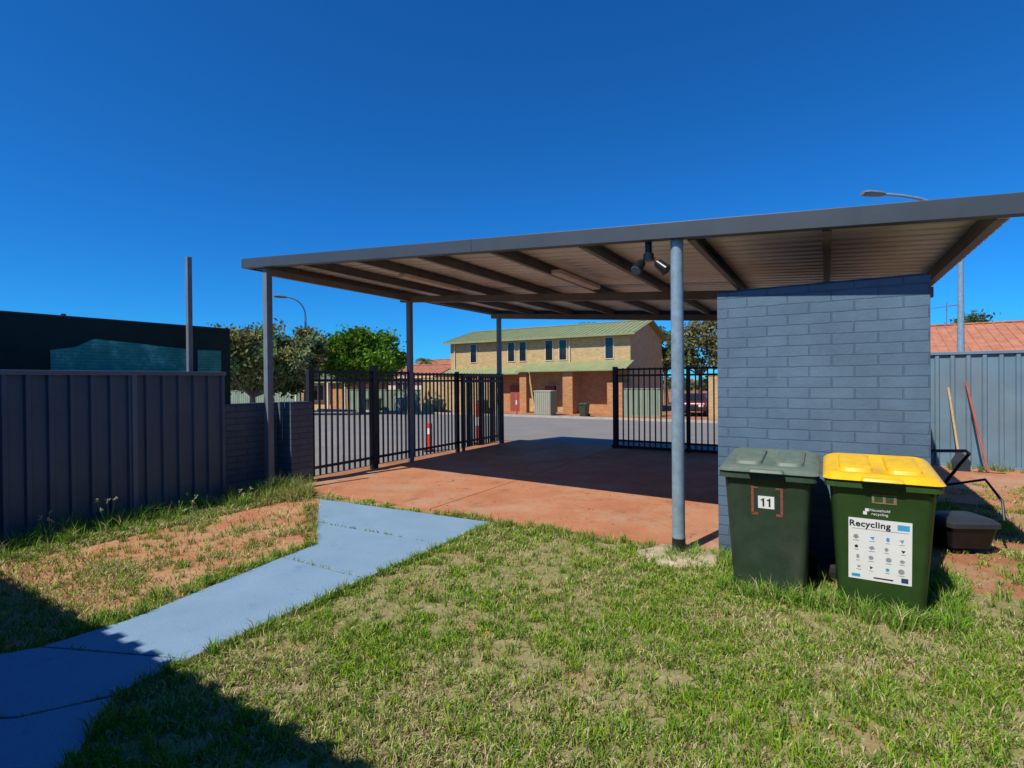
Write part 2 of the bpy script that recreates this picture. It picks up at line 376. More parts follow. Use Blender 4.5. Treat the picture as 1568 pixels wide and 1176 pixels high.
# ---------------- wheelie bins
def bin_(name,u,v,body,lid,z=0,rot=0):
    loc=W(u,v,z); e=empty(name,loc,True,-TH+rot)
    m=MB()
    m.loft([rrect(.218,.225,.05,.012),rrect(.228,.24,.05,.05),rrect(.272,.31,.05,.80),rrect(.276,.315,.05,.81),rrect(.302,.345,.05,.815),rrect(.302,.345,.05,.862)],True)
    m.obj('body',body,e,0,True)
    m=MB()
    for s in (-1,1):
        for x0 in (.10,.25):
            m.hexa([(s*x0-.006,-.318,.79),(s*x0+.006,-.318,.79),(s*x0+.006,-.30,.79),(s*x0-.006,-.30,.79),(s*x0-.006,-.343,.858),(s*x0+.006,-.343,.858),(s*x0+.006,-.32,.858),(s*x0-.006,-.32,.858)])
    m.obj('ribs',body,e)
    m=MB()
    S=.085
    m.loft([rrect(.306,.352,.06,.872,5,0,0.03),rrect(.312,.358,.06,.876,5,0,.04),rrect(.308,.354,.065,.892,5,0,S),rrect(.292,.338,.07,.908,5,0,S),rrect(.27,.315,.07,.922,5,0,S),rrect(.24,.28,.07,.926,5,0,S),rrect(.225,.265,.07,.918,5,0,S)],True)
    for s in (-1,1):
        q=[]
        for z1,k in ((.915,1.0),(.938,.95),(.946,.82),(.948,.6)):
            q.append([(s*.128+x,y,zz) for x,y,zz in rrect(.092*k,.235*k,.045*k,z1,5,0.0,S)])
        m.loft(q)
    m.loft([rrect(.10,.03,.015,.862,5,-.352),rrect(.11,.035,.015,.868,5,-.355),rrect(.10,.03,.015,.885,5,-.352)])
    m.obj('lid',lid,e,0,True)
    m=MB(); m.tube([(-.27,.385,.885),(.27,.385,.885)],.014,10)
    for s in (-1,1):
        m.box(s*.25-.02,s*.25+.02,.33,.385,.86,.90)
    m.obj('rear_handle',lid,e,.004)
    m=MB()
    for s in (-1,1): m.tube([(s*.235,.27,.10),(s*.285,.27,.10)],.10,20)
    m.tube([(-.28,.27,.10),(.28,.27,.10)],.012,8)
    m.obj('wheels',rubber,e,.006,False)
    return e
def yf(z): return -(.24+.07*(z-.05)/.75)
def decal(e,name,x0,x1,z0,z1,mat,off=.003):
    m=MB(); m.hexa([(x0,yf(z0)-off,z0),(x1,yf(z0)-off,z0),(x1,yf(z0)+.002,z0),(x0,yf(z0)+.002,z0),(x0,yf(z1)-off,z1),(x1,yf(z1)-off,z1),(x1,yf(z1)+.002,z1),(x0,yf(z1)+.002,z1)])
    return m.obj(name,mat,e)
def text(e,name,s,x,z,size,mat,off=.0045,bold=.0,sp=1.0):
    c=bpy.data.curves.new(name,'FONT'); c.body=s; c.size=size; c.extrude=.0003; c.align_x='CENTER'; c.align_y='CENTER'; c.offset=bold; c.space_character=sp
    o=bpy.data.objects.new(name,c); scene.collection.objects.link(o); o.parent=e; o.location=(x,yf(z)-off,z); o.rotation_euler=(math.radians(95.3),0,0)
    c.materials.append(mat); return o
ink=M('black_ink',(.02,.02,.025),.6); inkb=M('blue_ink',(.02,.05,.14),.6); sky_ink=M('cyan_ink',(.05,.35,.6),.6); inkg=M('grey_ink',(.28,.30,.32),.6)
rust=M('faded_red_mark',(.26,.075,.05),.7,0,.4,60); rust2=M('faded_brown_mark',(.28,.17,.12),.7,0,.4,60)
g=bin_('green_wheelie_bin',6.325,-.26,binm,lidg)
decal(g,'number_label',-.055,.045,.61,.695,white)
for k,xx in enumerate((-.026,.012)):
    decal(g,'digit_%d'%k,xx-.0015,xx+.0095,.623,.681,ink,.0042); decal(g,'digit_flag_%d'%k,xx-.012,xx-.0015,.664,.673,ink,.0042)
for s in (-1,1):
    decal(g,'mark_%d'%(s+2),s*.09-.008,s*.09+.008,.57,.755,rust)
    decal(g,'mark_foot_%d'%(s+2),s*.075-.02,s*.075+.02,.56,.578,rust); decal(g,'mark_top_%d'%(s+2),s*.075-.02,s*.075+.02,.745,.757,rust,.0034)
y=bin_('recycling_wheelie_bin',6.965,-.28,binm2,lidy)
decal(y,'recycling_label',-.172,.152,.225,.618,white)
text(y,'recycling_text','Recycling',-.062,.583,.054,ink,.0042,.0012,1.05)
decal(y,'label_arrow',.08,.14,.565,.60,sky_ink,.0037); decal(y,'label_rule',-.155,.135,.550,.553,inkg,.0037)
k=0
for r in range(4):
    for c in range(4):
        cx=-.125+c*.077+random.uniform(-.008,.008); cz=.50-r*.064; w=random.uniform(.010,.018); hh=random.uniform(.010,.017)
        m=MB(); nn=random.choice([3,4,5,8]); a0=random.uniform(0,3); vs=[]
        for a in range(nn):
            an=2*math.pi*a/nn+a0; zq=cz+hh*math.sin(an); vs.append((cx+w*math.cos(an),yf(zq)-.0042,zq))
        m.add(vs,[tuple(range(nn))]); m.obj('pictogram_%d'%k,random.choice([inkg,ink,inkg,sky_ink,inkg]),y)
        decal(y,'caption_%d'%k,cx-w,cx+w,cz-hh-.012,cz-hh-.008,inkg,.0037); k+=1
decal(y,'label_footer',-.04,.06,.240,.249,ink,.0037); decal(y,'label_badge',-.155,-.11,.238,.258,sky_ink,.0037); decal(y,'label_badge_b',.10,.135,.238,.268,inkb,.0037)
text(y,'council_text','Household\nrecycling',-.01,.665,.024,white,.004,0)
decal(y,'council_logo_a',-.095,-.075,.645,.665,white); decal(y,'council_logo_b',-.085,-.065,.667,.684,white)
decal(y,'stamp',-.05,.075,.722,.78,rust2); decal(y,'stamp_inner',-.038,.005,.73,.772,binm2,.0036); decal(y,'stamp_inner_b',.02,.06,.73,.772,binm2,.0036)

# ---------------- lawn mower
e=empty('lawn_mower',(3.90,4.98,0),True,math.radians(-5),.95)
m=MB()
m.loft([rrect(.24,.30,.1,.07),rrect(.25,.31,.1,.17),rrect(.2,.26,.1,.21)],True); m.obj('deck',dark,e,0,True)
m=MB(); m.loft([rrect(.1,.1,.04,.21,5,.05),rrect(.12,.12,.04,.33,5,.05),rrect(.08,.08,.03,.38,5,.05)]); m.obj('engine',fl,e,0,True)
m=MB(); m.loft([rrect(.17,.16,.05,.06,5,-.48),rrect(.20,.19,.05,.25,5,-.5)]); m.obj('catcher',fl,e,0,True)
m=MB(); m.loft([rrect(.215,.205,.05,.252,5,-.5),rrect(.215,.205,.05,.29,5,-.5),rrect(.18,.17,.05,.32,5,-.5)]); m.obj('catcher_lid',greyp,e,0,True)
m=MB()
for sx in (-1,1):
    for sy in (-.26,.26): m.tube([(sx*.25,sy,.10),(sx*.30,sy,.10)],.10,18)
m.obj('wheels',rubber,e,.008)
m=MB()
m.tube([(-.2,.25,.15),(-.21,.05,.45),(-.22,-.2,.74),(-.2,-.34,.86),(-.14,-.38,.89),(.14,-.38,.89),(.2,-.34,.86),(.22,-.2,.74),(.21,.05,.45),(.2,.25,.15)],.015,8)
m.tube([(.2,-.02,.5),(.33,-.35,.62),(.36,-.5,.45),(.3,-.6,.3)],.012,8)
m.tube([(-.2,-.02,.52),(.2,-.02,.52)],.012,8); m.obj('handle',dark,e,0,True)
# tools against fence
e=empty('garden_rake',W(8.7,6.3)); m=MB(); m.tube([W(8.80,6.1,.04),W(8.62,6.56,1.42)],.015,8); m.obj('handle',red_h,e)
m=MB(); m.lbox(8.62,9.0,6.07,6.1,.0,.035)
for i in range(10): m.lbox(8.63+i*.04,8.64+i*.04,6.0,6.07,-.0,.02)
m.obj('head',dark,e)
e=empty('garden_shovel',W(8.4,6.3)); m=MB(); m.tube([W(8.46,6.17,.3),W(8.40,6.56,1.32)],.017,8); m.obj('handle',wood,e)
m=MB(); m.loft([[W(8.38,6.06,.0),W(8.58,6.06,.0),W(8.58,6.08,.0),W(8.38,6.08,.0)],[W(8.36,6.1,.18),W(8.60,6.1,.18),W(8.60,6.12,.18),W(8.36,6.12,.18)],[W(8.44,6.14,.32),W(8.50,6.14,.32),W(8.50,6.16,.32),W(8.44,6.16,.32)]]); m.obj('blade',dark,e)

# ---------------- street lamps
def lamp(name,x,y,z0,H,armdx,armdy):
    e=empty(name,(x,y,z0)); m=MB()
    m.tube([(x,y,z0),(x,y,z0+H*.6),(x,y,z0+H*.86)],[.11,.08,.06],12)
    P=[]
    for i in range(9):
        t=i/8; P.append((x+armdx*t*t*.3+armdx*t*.7*t,y+armdy*t*t,z0+H*.86+(H*.14)*math.sin(t*math.pi/2)))
    m.tube(P,.045,10); m.obj('pole',steel_lt,e,0,True)
    p=Vector(P[-1]); d=Vector((armdx,armdy,0)).normalized(); s=d.cross(Vector((0,0,1)))
    m=MB(); secs=[]
    for t,w,h in ((0,.06,.05),(.15,.12,.08),(.6,.16,.09),(.75,.1,.05)):
        c=p+d*t; secs.append([tuple(c+s*(w*math.cos(a))+Vector((0,0,h*math.sin(a)))) for a in [2*math.pi*k/10 for k in range(10)]])
    m.loft(secs); m.obj('lamp_head',steel,e,0,True)
lamp('street_lamp',13.75,16.0,gz(L(13.75,16)[1]),7.4,-2.6,-.4)
lamp('street_lamp',-12.6,32,-1,7.6,-.8,-.8)

# ---------------- houses
def gable_house(name,u0,u1,v0,v1,eave,ridge,wallm,roofm,ov=.45,z0=None,openings=()):
    z0=gz(v0) if z0 is None else z0
    e=empty(name,W((u0+u1)/2,(v0+v1)/2,z0)); m=MB()
    vm=(v0+v1)/2
    m.lbox(u0,u1,v0,v1,z0-.3,eave)
    sl=(ridge-eave)/((v1-v0)/2)
    m.add([W(u0,v0,eave),W(u0,v1,eave),W(u0,vm,ridge-.05),W(u1,v0,eave),W(u1,v1,eave),W(u1,vm,ridge-.05)],[(0,2,1),(3,4,5)])
    m.obj('walls',wallm,e)
    m=MB(); rb=MB()
    for s,ve in ((-1,v0-ov),(1,v1+ov)):
        ze=eave-sl*ov
        m.hexa([W(u0-ov,ve,ze),W(u1+ov,ve,ze),W(u1+ov,vm,ridge),W(u0-ov,vm,ridge),W(u0-ov,ve,ze+.07),W(u1+ov,ve,ze+.07),W(u1+ov,vm,ridge+.07),W(u0-ov,vm,ridge+.07)])
        uu=u0-ov
        while uu<u1+ov:
            rb.hexa([W(uu,ve,ze+.072),W(uu+.04,ve,ze+.072),W(uu+.04,vm,ridge+.072),W(uu,vm,ridge+.072),W(uu,ve,ze+.11),W(uu+.04,ve,ze+.11),W(uu+.04,vm,ridge+.11),W(uu,vm,ridge+.11)]); uu+=.4
    rb.lbox(u0-ov,u1+ov,vm-.15,vm+.15,ridge+.06,ridge+.13)
    m.obj('roof',roofm,e); rb.obj('roof_ribs',roofm,e)
    m=MB(); ze=eave-sl*ov
    m.lbox(u0-ov-.01,u1+ov+.01,v0-ov-.1,v0-ov-.005,ze-.06,ze+.08); m.obj('gutter',green_roof if roofm is green_roof else cream,e)
    if openings:
        m=MB(); f=MB()
        for (a,b,za,zb) in openings:
            m.lbox(a,b,v0-.02,v0+.05,za,zb)
            f.lbox(a-.05,a,v0-.05,v0+.03,za-.05,zb+.05); f.lbox(b,b+.05,v0-.05,v0+.03,za-.05,zb+.05)
            f.lbox(a,b,v0-.05,v0+.03,za-.05,za); f.lbox(a,b,v0-.05,v0+.03,zb,zb+.05)
            if (b-a)>.9: f.lbox((a+b)/2-.02,(a+b)/2+.02,v0-.045,v0+.03,za,zb)
        m.obj('window_glass',glass,e); f.obj('frames',cream,e)
    return e
UR=-5.5
ops=[(UR-t-.3,UR-t+.3,3.1,4.65) for t in (1.6,5.4,6.6,9.0,10.1,13.9)]
ops+=[(UR-3.2,UR-2.0,-.0,1.3),(UR-6.9,UR-6.0,-1.0,1.1),(UR-11.5,UR-9.9,0,1.3)]
th=gable_house('brick_townhouse',UR-16.4,UR,32.5,40.9,4.95,6.15,brick_y,green_roof,.5,-1,ops)
m=MB()
def skirt(m,u0,u1,va,vb,za,zb):
    m.hexa([W(u0,va,za),W(u1,va,za),W(u1,vb,zb),W(u0,vb,zb),W(u0,va,za+.08),W(u1,va,za+.08),W(u1,vb,zb+.08),W(u0,vb,zb+.08)])
skirt(m,UR-8.5,UR+.3,30.4,32.49,2.15,2.85); skirt(m,UR-16.4,UR-8.6,31.0,32.49,2.0,2.5)
m.obj('verandah_roof',green_roof,th)
m=MB()
m.lbox(UR-4.6,UR-3.8,30.7,31.4,-1.1,2.1); m.lbox(UR-1.2,UR,30.9,32.49,-1.1,1.3); m.lbox(UR-8.3,UR-7.7,30.7,31.2,-1.1,2.1); m.lbox(UR-12.6,UR-12.2,31.1,32.4,-1.1,2.0)
m.lbox(UR-16.3,UR-8.6,32.2,32.48,-1.1,2.1); m.lbox(UR-3.8,UR-.1,32.3,32.49,-1.1,2.3)
m.obj('ground_floor_brickwork',brick_o,th)
m=MB(); m.tube([W(UR-4.8,32.42,2.8),W(UR-4.8,32.42,4.9)],.05,8); m.tube([W(UR-15.9,32.42,-1),W(UR-15.9,32.42,4.9)],.05,8); m.obj('downpipes',cream,th)
m=MB(); m.lbox(UR-6.8,UR-6.0,32.1,32.2,-1,1.1); m.lbox(UR-10,UR-9,32.1,32.18,-1,1.1); m.lbox(UR-14,UR-12.9,32.1,32.18,-.2,1.1); m.obj('doors',rust,th)
gable_house('brick_house',-46,-30,27,35,1.75,2.9,brick_y,green_roof,.5,-1,[(-44,-42.5,-.1,1.2),(-40,-38.6,-.1,1.2),(-36,-35,-1,1.1),(-33.5,-32,-.1,1.2)])
gable_house('rendered_house',-28,-22.6,31,37,2.0,3.0,cream,terra,.4,-1,[(-26.8,-25.6,.2,1.4)])
gable_house('brick_house',-38,-26,44,52,2.7,4.2,brick_o,terra,.5,-1)
gable_house('brick_house',10,28,28.5,37,2.6,4.3,brick_o,terra,.5,-1,[(12,13.4,.1,1.4),(17,18.4,.1,1.4)])
gable_house('green_roof_house',14.8,30,17,23,2.1,3.0,cream,green_roof,.4,None)
gable_house('brick_house',-70,-50,25,33,1.8,3.0,brick_o,terra,.5,-1)
hh_=gable_house('home_house',-7,18,-12.5,-5.6,2.55,3.4,brick_b,green_roof,.62,0,[(3,4.5,.9,2.0),(8,9.5,.9,2.0)])
m=MB(); uu=-7.6
while uu<18.5: m.lbox(uu,uu+.10,-4.99,-4.935,2.42,2.465); uu+=.2
m.obj('corrugated_eave_edge',green_roof,hh_)
e=empty('neighbour_carport',W(-30,24.5,-1)); m=MB(); m.lbox(-34,-27.5,25.5,27.0,1.45,1.6)
m.obj('roof',green_roof,e); m=MB()
for u in (-33.9,-31.8,-29.7,-27.6): m.lbox(u-.08,u+.08,25.5,25.66,-1,1.45)
m.obj('posts',cream,e)
def bwall(name,u0,u1,v,top,mat,t=.2):
    e=empty(name,W((u0+u1)/2,v,gz(v))); m=MB(); m.lbox(u0,u1,v,v+t,gz(v)-.2,top); m.obj('wall',mat,e)
    m=MB(); m.lbox(u0-.03,u1+.03,v-.03,v+t+.03,top,top+.06); m.obj('coping',mat,e)
bwall('yellow_brick_wall',-19.3,-16.0,25.6,1.75,brick_y); bwall('yellow_brick_wall',-15.8,-12.6,25.6,1.6,brick_y)
bwall('yellow_brick_wall',.4,7,29.5,1.7,brick_y); bwall('orange_brick_wall',-29.5,-27.6,25.9,1.3,brick_o)
corrfence('green_steel_fence',-27.4,25.7,-19.5,25.7,1.75,cb_g,cb_g,.35,.04)
corrfence('green_steel_fence',-5.4,30.5,-2.7,30.5,1.9,cb_g,cb_g,.35,.04)
corrfence('green_steel_fence',7.2,28,30,28,1.9,cb_g,cb_g,.35,.04)
corrfence('green_steel_fence',-60,26,-34,26,1.6,cb_g,cb_g,.35,.04)
def cabinet(u,v,w,h,mat):
    z=gz(v); e=empty('utility_enclosure',W(u,v,z)); m=MB(); m.lbox(u-w/2,u+w/2,v,v+.9,z,z+h); m.obj('cabinet',mat,e,.02)
    m=MB(); m.lbox(u-w/2-.04,u+w/2+.04,v-.04,v+.94,z+h+.002,z+h+.05); n=int(w/.16)
    for i in range(n): m.lbox(u-w/2+.06+i*.16,u-w/2+.09+i*.16,v-.03,v-.002,z+.1,z+h-.06)
    m.obj('slats_and_cap',cream,e)
cabinet(-10.5,28.2,1.3,1.7,cb_g); cabinet(-21.5,25.45,.8,1.1,cb_r)
for (u,v) in ((-17.0,24.6),(-13.3,24.8),(-7.4,28.4),(-24,24.8),(-23.2,24.8)):
    bin_('green_wheelie_bin',u,v,binm,binm,gz(v)+(.1 if v<25.4 else 0),random.uniform(-.2,.2))
def bollard(name,u,v,h=1.0,bz=.55):
    z=gz(v); p=W(u,v,z); e=empty(name,p); m=MB(); m.tube([(p[0],p[1],z),(p[0],p[1],z+h*.98),(p[0],p[1],z+h)],[.055,.055,.03],14); m.obj('post',red_pl,e,0,True)
    m=MB(); m.tube([(p[0],p[1],z+h*bz),(p[0],p[1],z+h*(bz+.2))],.058,14); m.obj('band',white,e,0,True)
    m=MB(); m.tube([(p[0],p[1],z),(p[0],p[1],z+.05)],.12,14); m.obj('foot',rubber,e)
bollard('red_bollard',-.55,4.1,.62,.62); bollard('red_bollard',-.35,5.62,1.0,.45); bollard('red_bollard',-11.9,27.0,1.5,.5)
def car_(name,u,v,rot,colm):
    z=gz(v)+.01; e=empty(name,W(u,v,z),True,-TH+rot)
    m=MB()
    prof=[(-2.2,.35),(-2.25,.7),(-2.1,.95),(-1.0,1.02),(-.5,1.45),(.9,1.50),(1.9,1.35),(2.15,.95),(2.2,.4)]
    w=.86
    a=[(-w if zz<1.1 else -w+.14,x,zz) for x,zz in prof]; b2=[(w if zz<1.1 else w-.14,x,zz) for x,zz in prof]
    n=len(prof); m.add(a+b2,[tuple(range(n)),tuple(range(2*n-1,n-1,-1))]+[(i,n+i,n+(i+1)%n,(i+1)%n) for i in range(n)])
    m.obj('body',colm,e,.05,True)
    m=MB()
    m.add([(-.66,-.99,1.06),(.66,-.99,1.06),(.62,-.56,1.44),(-.62,-.56,1.44)],[(0,1,2,3)])
    for s in (-1,1): m.add([(s*.865,-.85,1.04),(s*.865,1.9,1.04),(s*.745,1.7,1.35),(s*.745,-.45,1.4)],[(0,1,2,3)])
    m.obj('glass',glass,e)
    m=MB()
    for s in (-1,1):
        for yy in (-1.4,1.35): m.tube([(s*.68,yy,.33),(s*.88,yy,.33)],.33,20)
    m.obj('wheels',rubber,e,.02)
    m=MB(); m.box(-.75,-.45,-2.27,-2.2,.65,.8); m.box(.45,.75,-2.27,-2.2,.65,.8); m.obj('headlights',white,e,.02)
    m=MB(); m.box(-.4,.4,-2.28,-2.2,.5,.75); m.obj('grille',dark,e)
car_('parked_car',-1.2,33.5,.1,M('red_car_paint',(.10,.02,.02),.25,.2))
e=empty('tv_antenna',W(13,30,3)); m=MB(); p=W(12.4,32.6,0)
m.tube([(p[0],p[1],3.5),(p[0],p[1],5.6)],.025,6); m.tube([(p[0]-.7,p[1],5.3),(p[0]+.7,p[1],5.5)],.02,6)
for i in range(6): m.tube([(p[0]-.6+i*.24,p[1]-.3,5.31+i*.03),(p[0]-.6+i*.24,p[1]+.3,5.31+i*.03)],.012,5)
m.obj('aerial',steel,e)

# ---------------- trees
def attr_mesh(name,V,F_counts,loops,cols,mat,parent=None):
    me=bpy.data.meshes.new(name); nv=len(V); me.vertices.add(nv); me.vertices.foreach_set('co',V.astype(np.float32).ravel())
    me.loops.add(len(loops)); me.loops.foreach_set('vertex_index',loops.astype(np.int32))
    me.polygons.add(len(F_counts)); st=np.concatenate([[0],np.cumsum(F_counts)[:-1]]).astype(np.int32)
    me.polygons.foreach_set('loop_start',st); me.polygons.foreach_set('loop_total',F_counts.astype(np.int32))
    me.update(calc_edges=True); me.validate()
    a=me.color_attributes.new('Col','FLOAT_COLOR','POINT'); c=np.ones((nv,4),np.float32); c[:,:3]=cols; a.data.foreach_set('color',c.ravel())
    me.materials.append(mat); o=bpy.data.objects.new(name,me); scene.collection.objects.link(o)
    if parent is not None: o.parent=parent; o.matrix_parent_inverse=Matrix.Translation(-Vector(parent.location))
    return o
def leaves(C,size,cols,name,parent,aspect=.5):
    n=len(C); a=rng.normal(size=(n,3)); a/=np.linalg.norm(a,axis=1)[:,None]; b=rng.normal(size=(n,3)); b-=(a*b).sum(1)[:,None]*a; b/=np.linalg.norm(b,axis=1)[:,None]
    s=(size*rng.uniform(.6,1.3,n))[:,None]
    V=np.stack([C-a*s,C+b*s*aspect,C+a*s,C-b*s*aspect],1).reshape(-1,3)
    return attr_mesh(name,V,np.full(n,4),np.arange(4*n),np.repeat(cols,4,0),leafm,parent)
def tree(name,x,y,z0,top,bot,r,ncl,nl,size,base,seed):
    rg=np.random.default_rng(seed)
    e=empty(name,(x,y,z0)); m=MB(); cz=(top+bot)/2; hz=(top-bot)/2
    fork=Vector((x,y,max(z0+1.2,bot-.2)))
    m.tube([(x+.1,y,z0),(x,y,(z0+fork.z)/2),fork],[.24,.19,.15],9)
    cl=[]
    for i in range(ncl):
        d=rg.normal(size=3); d/=np.linalg.norm(d); rad=rg.uniform(.45,1.0)
        c=np.array([x+d[0]*r*rad,y+d[1]*r*rad,cz+d[2]*hz*rad*.9]); cl.append(c)
        if i%3==0:
            mid=fork.lerp(Vector(c),.5)+Vector(rg.normal(size=3)*.2); m.tube([fork,mid,Vector(c)],[.09,.055,.015],6)
    m.obj('trunk_and_limbs',bark,e,0,True)
    C=[];K=[]
    for c in cl:
        rc=r*rg.uniform(.18,.34); n=int(nl*rg.uniform(.6,1.4)); p=rg.normal(size=(n,3))*rc*np.array([.55,.55,.38]); C.append(c+p)
        br=rg.uniform(.6,1.35); hue=rg.uniform(-.12,.12)
        k=np.array(base)[None]*br*rg.uniform(.7,1.3,(n,1)); k[:,0]*=(1+hue*2.0); K.append(k)
    C=np.concatenate(C);K=np.concatenate(K); leaves(C,size,K,'foliage',e)
tree('gum_tree',-14.9,30,-1,5.3,.9,2.4,40,320,.14,(.19,.22,.08),1)
tree('gum_tree',-12.2,31,-1,4.9,1.2,1.5,22,230,.12,(.21,.22,.10),12)
tree('shade_tree',-10.1,35,-1,4.9,1.7,2.8,66,460,.15,(.12,.23,.025),2)
tree('shade_tree',-17.5,38,-1,4.6,.8,3.0,50,380,.17,(.09,.15,.035),22)
tree('gum_tree',17.3,48,-1,7.2,2,3.0,34,260,.17,(.21,.20,.09),3)
tree('shade_tree',15.3,52,-1,7.6,2,1.8,26,260,.16,(.12,.19,.05),31)
tree('gum_tree',33,38,-1,6.2,3,2.2,20,220,.14,(.12,.16,.07),4)
tree('shade_tree',-21,60,-1,4.2,1,4.0,30,260,.2,(.1,.15,.04),5)
def palm(name,x,y,z0,H,R,seed):
    rg=np.random.default_rng(seed); e=empty(name,(x,y,z0)); m=MB(); m.tube([(x,y,z0),(x+.1,y,z0+H*.5),(x,y,z0+H)],[.22,.17,.14],10); m.obj('trunk',bark,e,0,True)
    V=[];K=[];cnt=0
    for f in range(22):
        az=rg.uniform(0,2*math.pi); el=rg.uniform(.1,1.2); pts=[]
        for t in np.linspace(0,1,12):
            rr=R*t*math.cos(el*(1-.3*t)); zz=z0+H+R*t*math.sin(el)-R*.75*t*t; pts.append(np.array([x+rr*math.cos(az),y+rr*math.sin(az),zz]))
        side=np.array([-math.sin(az),math.cos(az),0]); g=rg.uniform(.7,1.3)
        for a,b in zip(pts[:-1],pts[1:]):
            for s in (-1,1):
                for q in (0,.5):
                    p=a+(b-a)*q; tip=p+side*s*R*.22+(b-a)*.9+np.array([0,0,-R*.08]); V+=[p,p+(b-a)*.35,tip]; K+=[[.10*g,.16*g,.05*g]]*3; cnt+=1
    attr_mesh('fronds',np.array(V),np.full(cnt,3),np.arange(3*cnt),np.array(K),leafm,e)
palm('palm_tree',8.3,56,-1,8.2,1.8,1); palm('palm_tree',-10.2,62,-1,4.8,1.8,2); palm('palm_tree',14.2,50,-1,6.8,1.7,3)
C=[];K=[]
for i in range(150):
    a=rng.uniform(-1.25,1.25); d=rng.uniform(110,150); x,y=d*math.sin(a),d*math.cos(a); h=rng.uniform(2.0,4.2); n=90
    C.append(np.array([x,y,-1+h*.5])+rng.normal(size=(n,3))*np.array([3.4,3.4,h*.28])); K.append(np.array([[.07,.10,.04]])*rng.uniform(.5,1.5,(n,1)))
leaves(np.concatenate(C),.7,np.concatenate(K),'distant_trees',None,.6)

# ---------------- grass
def vnoise(x,y,s,seed):
    g=np.random.default_rng(seed).random((128,128)); X=x*s+500; Y=y*s+500; xi=np.floor(X).astype(int);yi=np.floor(Y).astype(int); fx=X-xi;fy=Y-yi
    fx=fx*fx*(3-2*fx);fy=fy*fy*(3-2*fy); G=lambda a,b:g[a%128,b%128]
    return (G(xi,yi)*(1-fx)+G(xi+1,yi)*fx)*(1-fy)+(G(xi,yi+1)*(1-fx)+G(xi+1,yi+1)*fx)*fy
def inpoly(x,y,P):
    r=np.zeros(len(x),bool); n=len(P)
    for i in range(n):
        x1,y1=P[i];x2,y2=P[(i+1)%n]
        c=((y1>y)!=(y2>y))&(x<(x2-x1)*(y-y1)/(y2-y1+1e-12)+x1); r^=c
    return r
def offmask(x,y):
    r=np.zeros(len(x),bool)
    for q in pathpolys: r|=inpoly(x,y,q)
    return r
def loc(x,y):
    dx,dy=x-OX,y-OY; return dx*UX+dy*UY, dx*VX+dy*VY
def blades(x,y,h,w,lean,col,name,parent=None,z=0.0):
    n=len(x); az=rng.uniform(0,2*np.pi,n); fa=rng.uniform(0,2*np.pi,n)
    dx,dy=np.cos(az),np.sin(az); sx,sy=-np.sin(fa),np.cos(fa)
    b=np.stack([x,y,np.full(n,z)],1); side=np.stack([sx,sy,np.zeros(n)],1)*w[:,None]*.5
    L1=np.stack([dx*h*lean*.35,dy*h*lean*.35,h*.6*np.sqrt(np.clip(1-(lean*.6)**2,.05,1))],1)
    L2=np.stack([dx*h*lean,dy*h*lean,h*np.sqrt(np.clip(1-lean**2,.02,1))],1)
    V=np.stack([b-side,b+side,b+L1+side*.7,b+L1-side*.7,b+L2],1).reshape(-1,3)
    idx=np.arange(n)[:,None]*5; loops=np.concatenate([idx+np.array([0,1,2,3]),idx+np.array([3,2,4])],1).ravel()
    cnt=np.tile([4,3],n); k=np.repeat(col,5,0)
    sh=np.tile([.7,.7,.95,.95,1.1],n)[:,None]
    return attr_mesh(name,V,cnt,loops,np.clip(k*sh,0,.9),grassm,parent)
def sample(n,x0,x1,y0,y1,power=1.0):
    x=rng.uniform(x0,x1,n); y=y0+(y1-y0)*rng.random(n)**power; return x,y
x,y=sample(1200000,-5.2,7.0,1.25,7.2,1.55)
keep=(np.abs(x)<y*1.08+.4)
x,y=x[keep],y[keep]
u,v=loc(x,y)
dn=vnoise(x,y,1.1,1)*.35+vnoise(x,y,2.7,2)*.30+vnoise(x,y,7.,3)*.35
clump=vnoise(x,y,13.,9)*.6+vnoise(x,y,29.,10)*.4
edge=.16*vnoise(x,y,6.,4)
left=(u<2.6)&(v>-4.2)&((x< -1.9)|(v>-.9)&(x<-2.0))
inlawn=(v<.02+edge)&(u>.22)
right=(u>7.3)&(v>=-.1)
p=np.clip((dn-.29)*4.2,.10,1)*np.clip((clump-.18)*2.6,.12,1)
p=np.where(left,np.clip((dn-.54)*3.2,.03,.6)*np.clip(clump*1.6,.2,1),p)
nearfence=(u<.85)&(u>.22)
lowleft=left&((v<-2.5)|(y<3.8))
p=np.where(left&nearfence,.95,p); p=np.where(lowleft,np.clip(p*1.8+.15,0,1),p)
p=np.where(right,np.clip((dn-.46)*3.0,.02,.6),p)
bare=np.exp(-(((x-.85)/.16)**2+((y-4.72)/.10)**2))+np.exp(-(((x-.55)/.10)**2+((y-4.35)/.07)**2))*.8
p=p*(1-np.clip(bare*1.2,0,.97))
inlawn|=right&(v<5)
padm=(((x-1.38)**2+(y-4.38)**2)<.075)
keep=inlawn&(~offmask(x,y))&(rng.random(len(x))<p)&(~padm)
store=(u>5.8)&(u<7.36)&(v>.24)
keep&=~store
x,y,u,v,dn,left,clump=x[keep],y[keep],u[keep],v[keep],dn[keep],left[keep],clump[keep]
n=len(x); print('blades',n)
gr=vnoise(x,y,1.3,21)*.45+vnoise(x,y,4.5,22)*.35+vnoise(x,y,11.,23)*.2+rng.normal(size=n)*.10
green=np.array([.28,.41,.03])[None]+np.zeros((n,1)); green2=np.array([.13,.29,.025])[None]; dry=np.array([.64,.55,.29])[None]; brown=np.array([.40,.27,.14])[None]
t=np.clip((gr-.40)/.28,0,1)[:,None]
tt=rng.random((n,1))
col=np.where(tt<.55,green,green2)*rng.uniform(.7,1.3,(n,1))
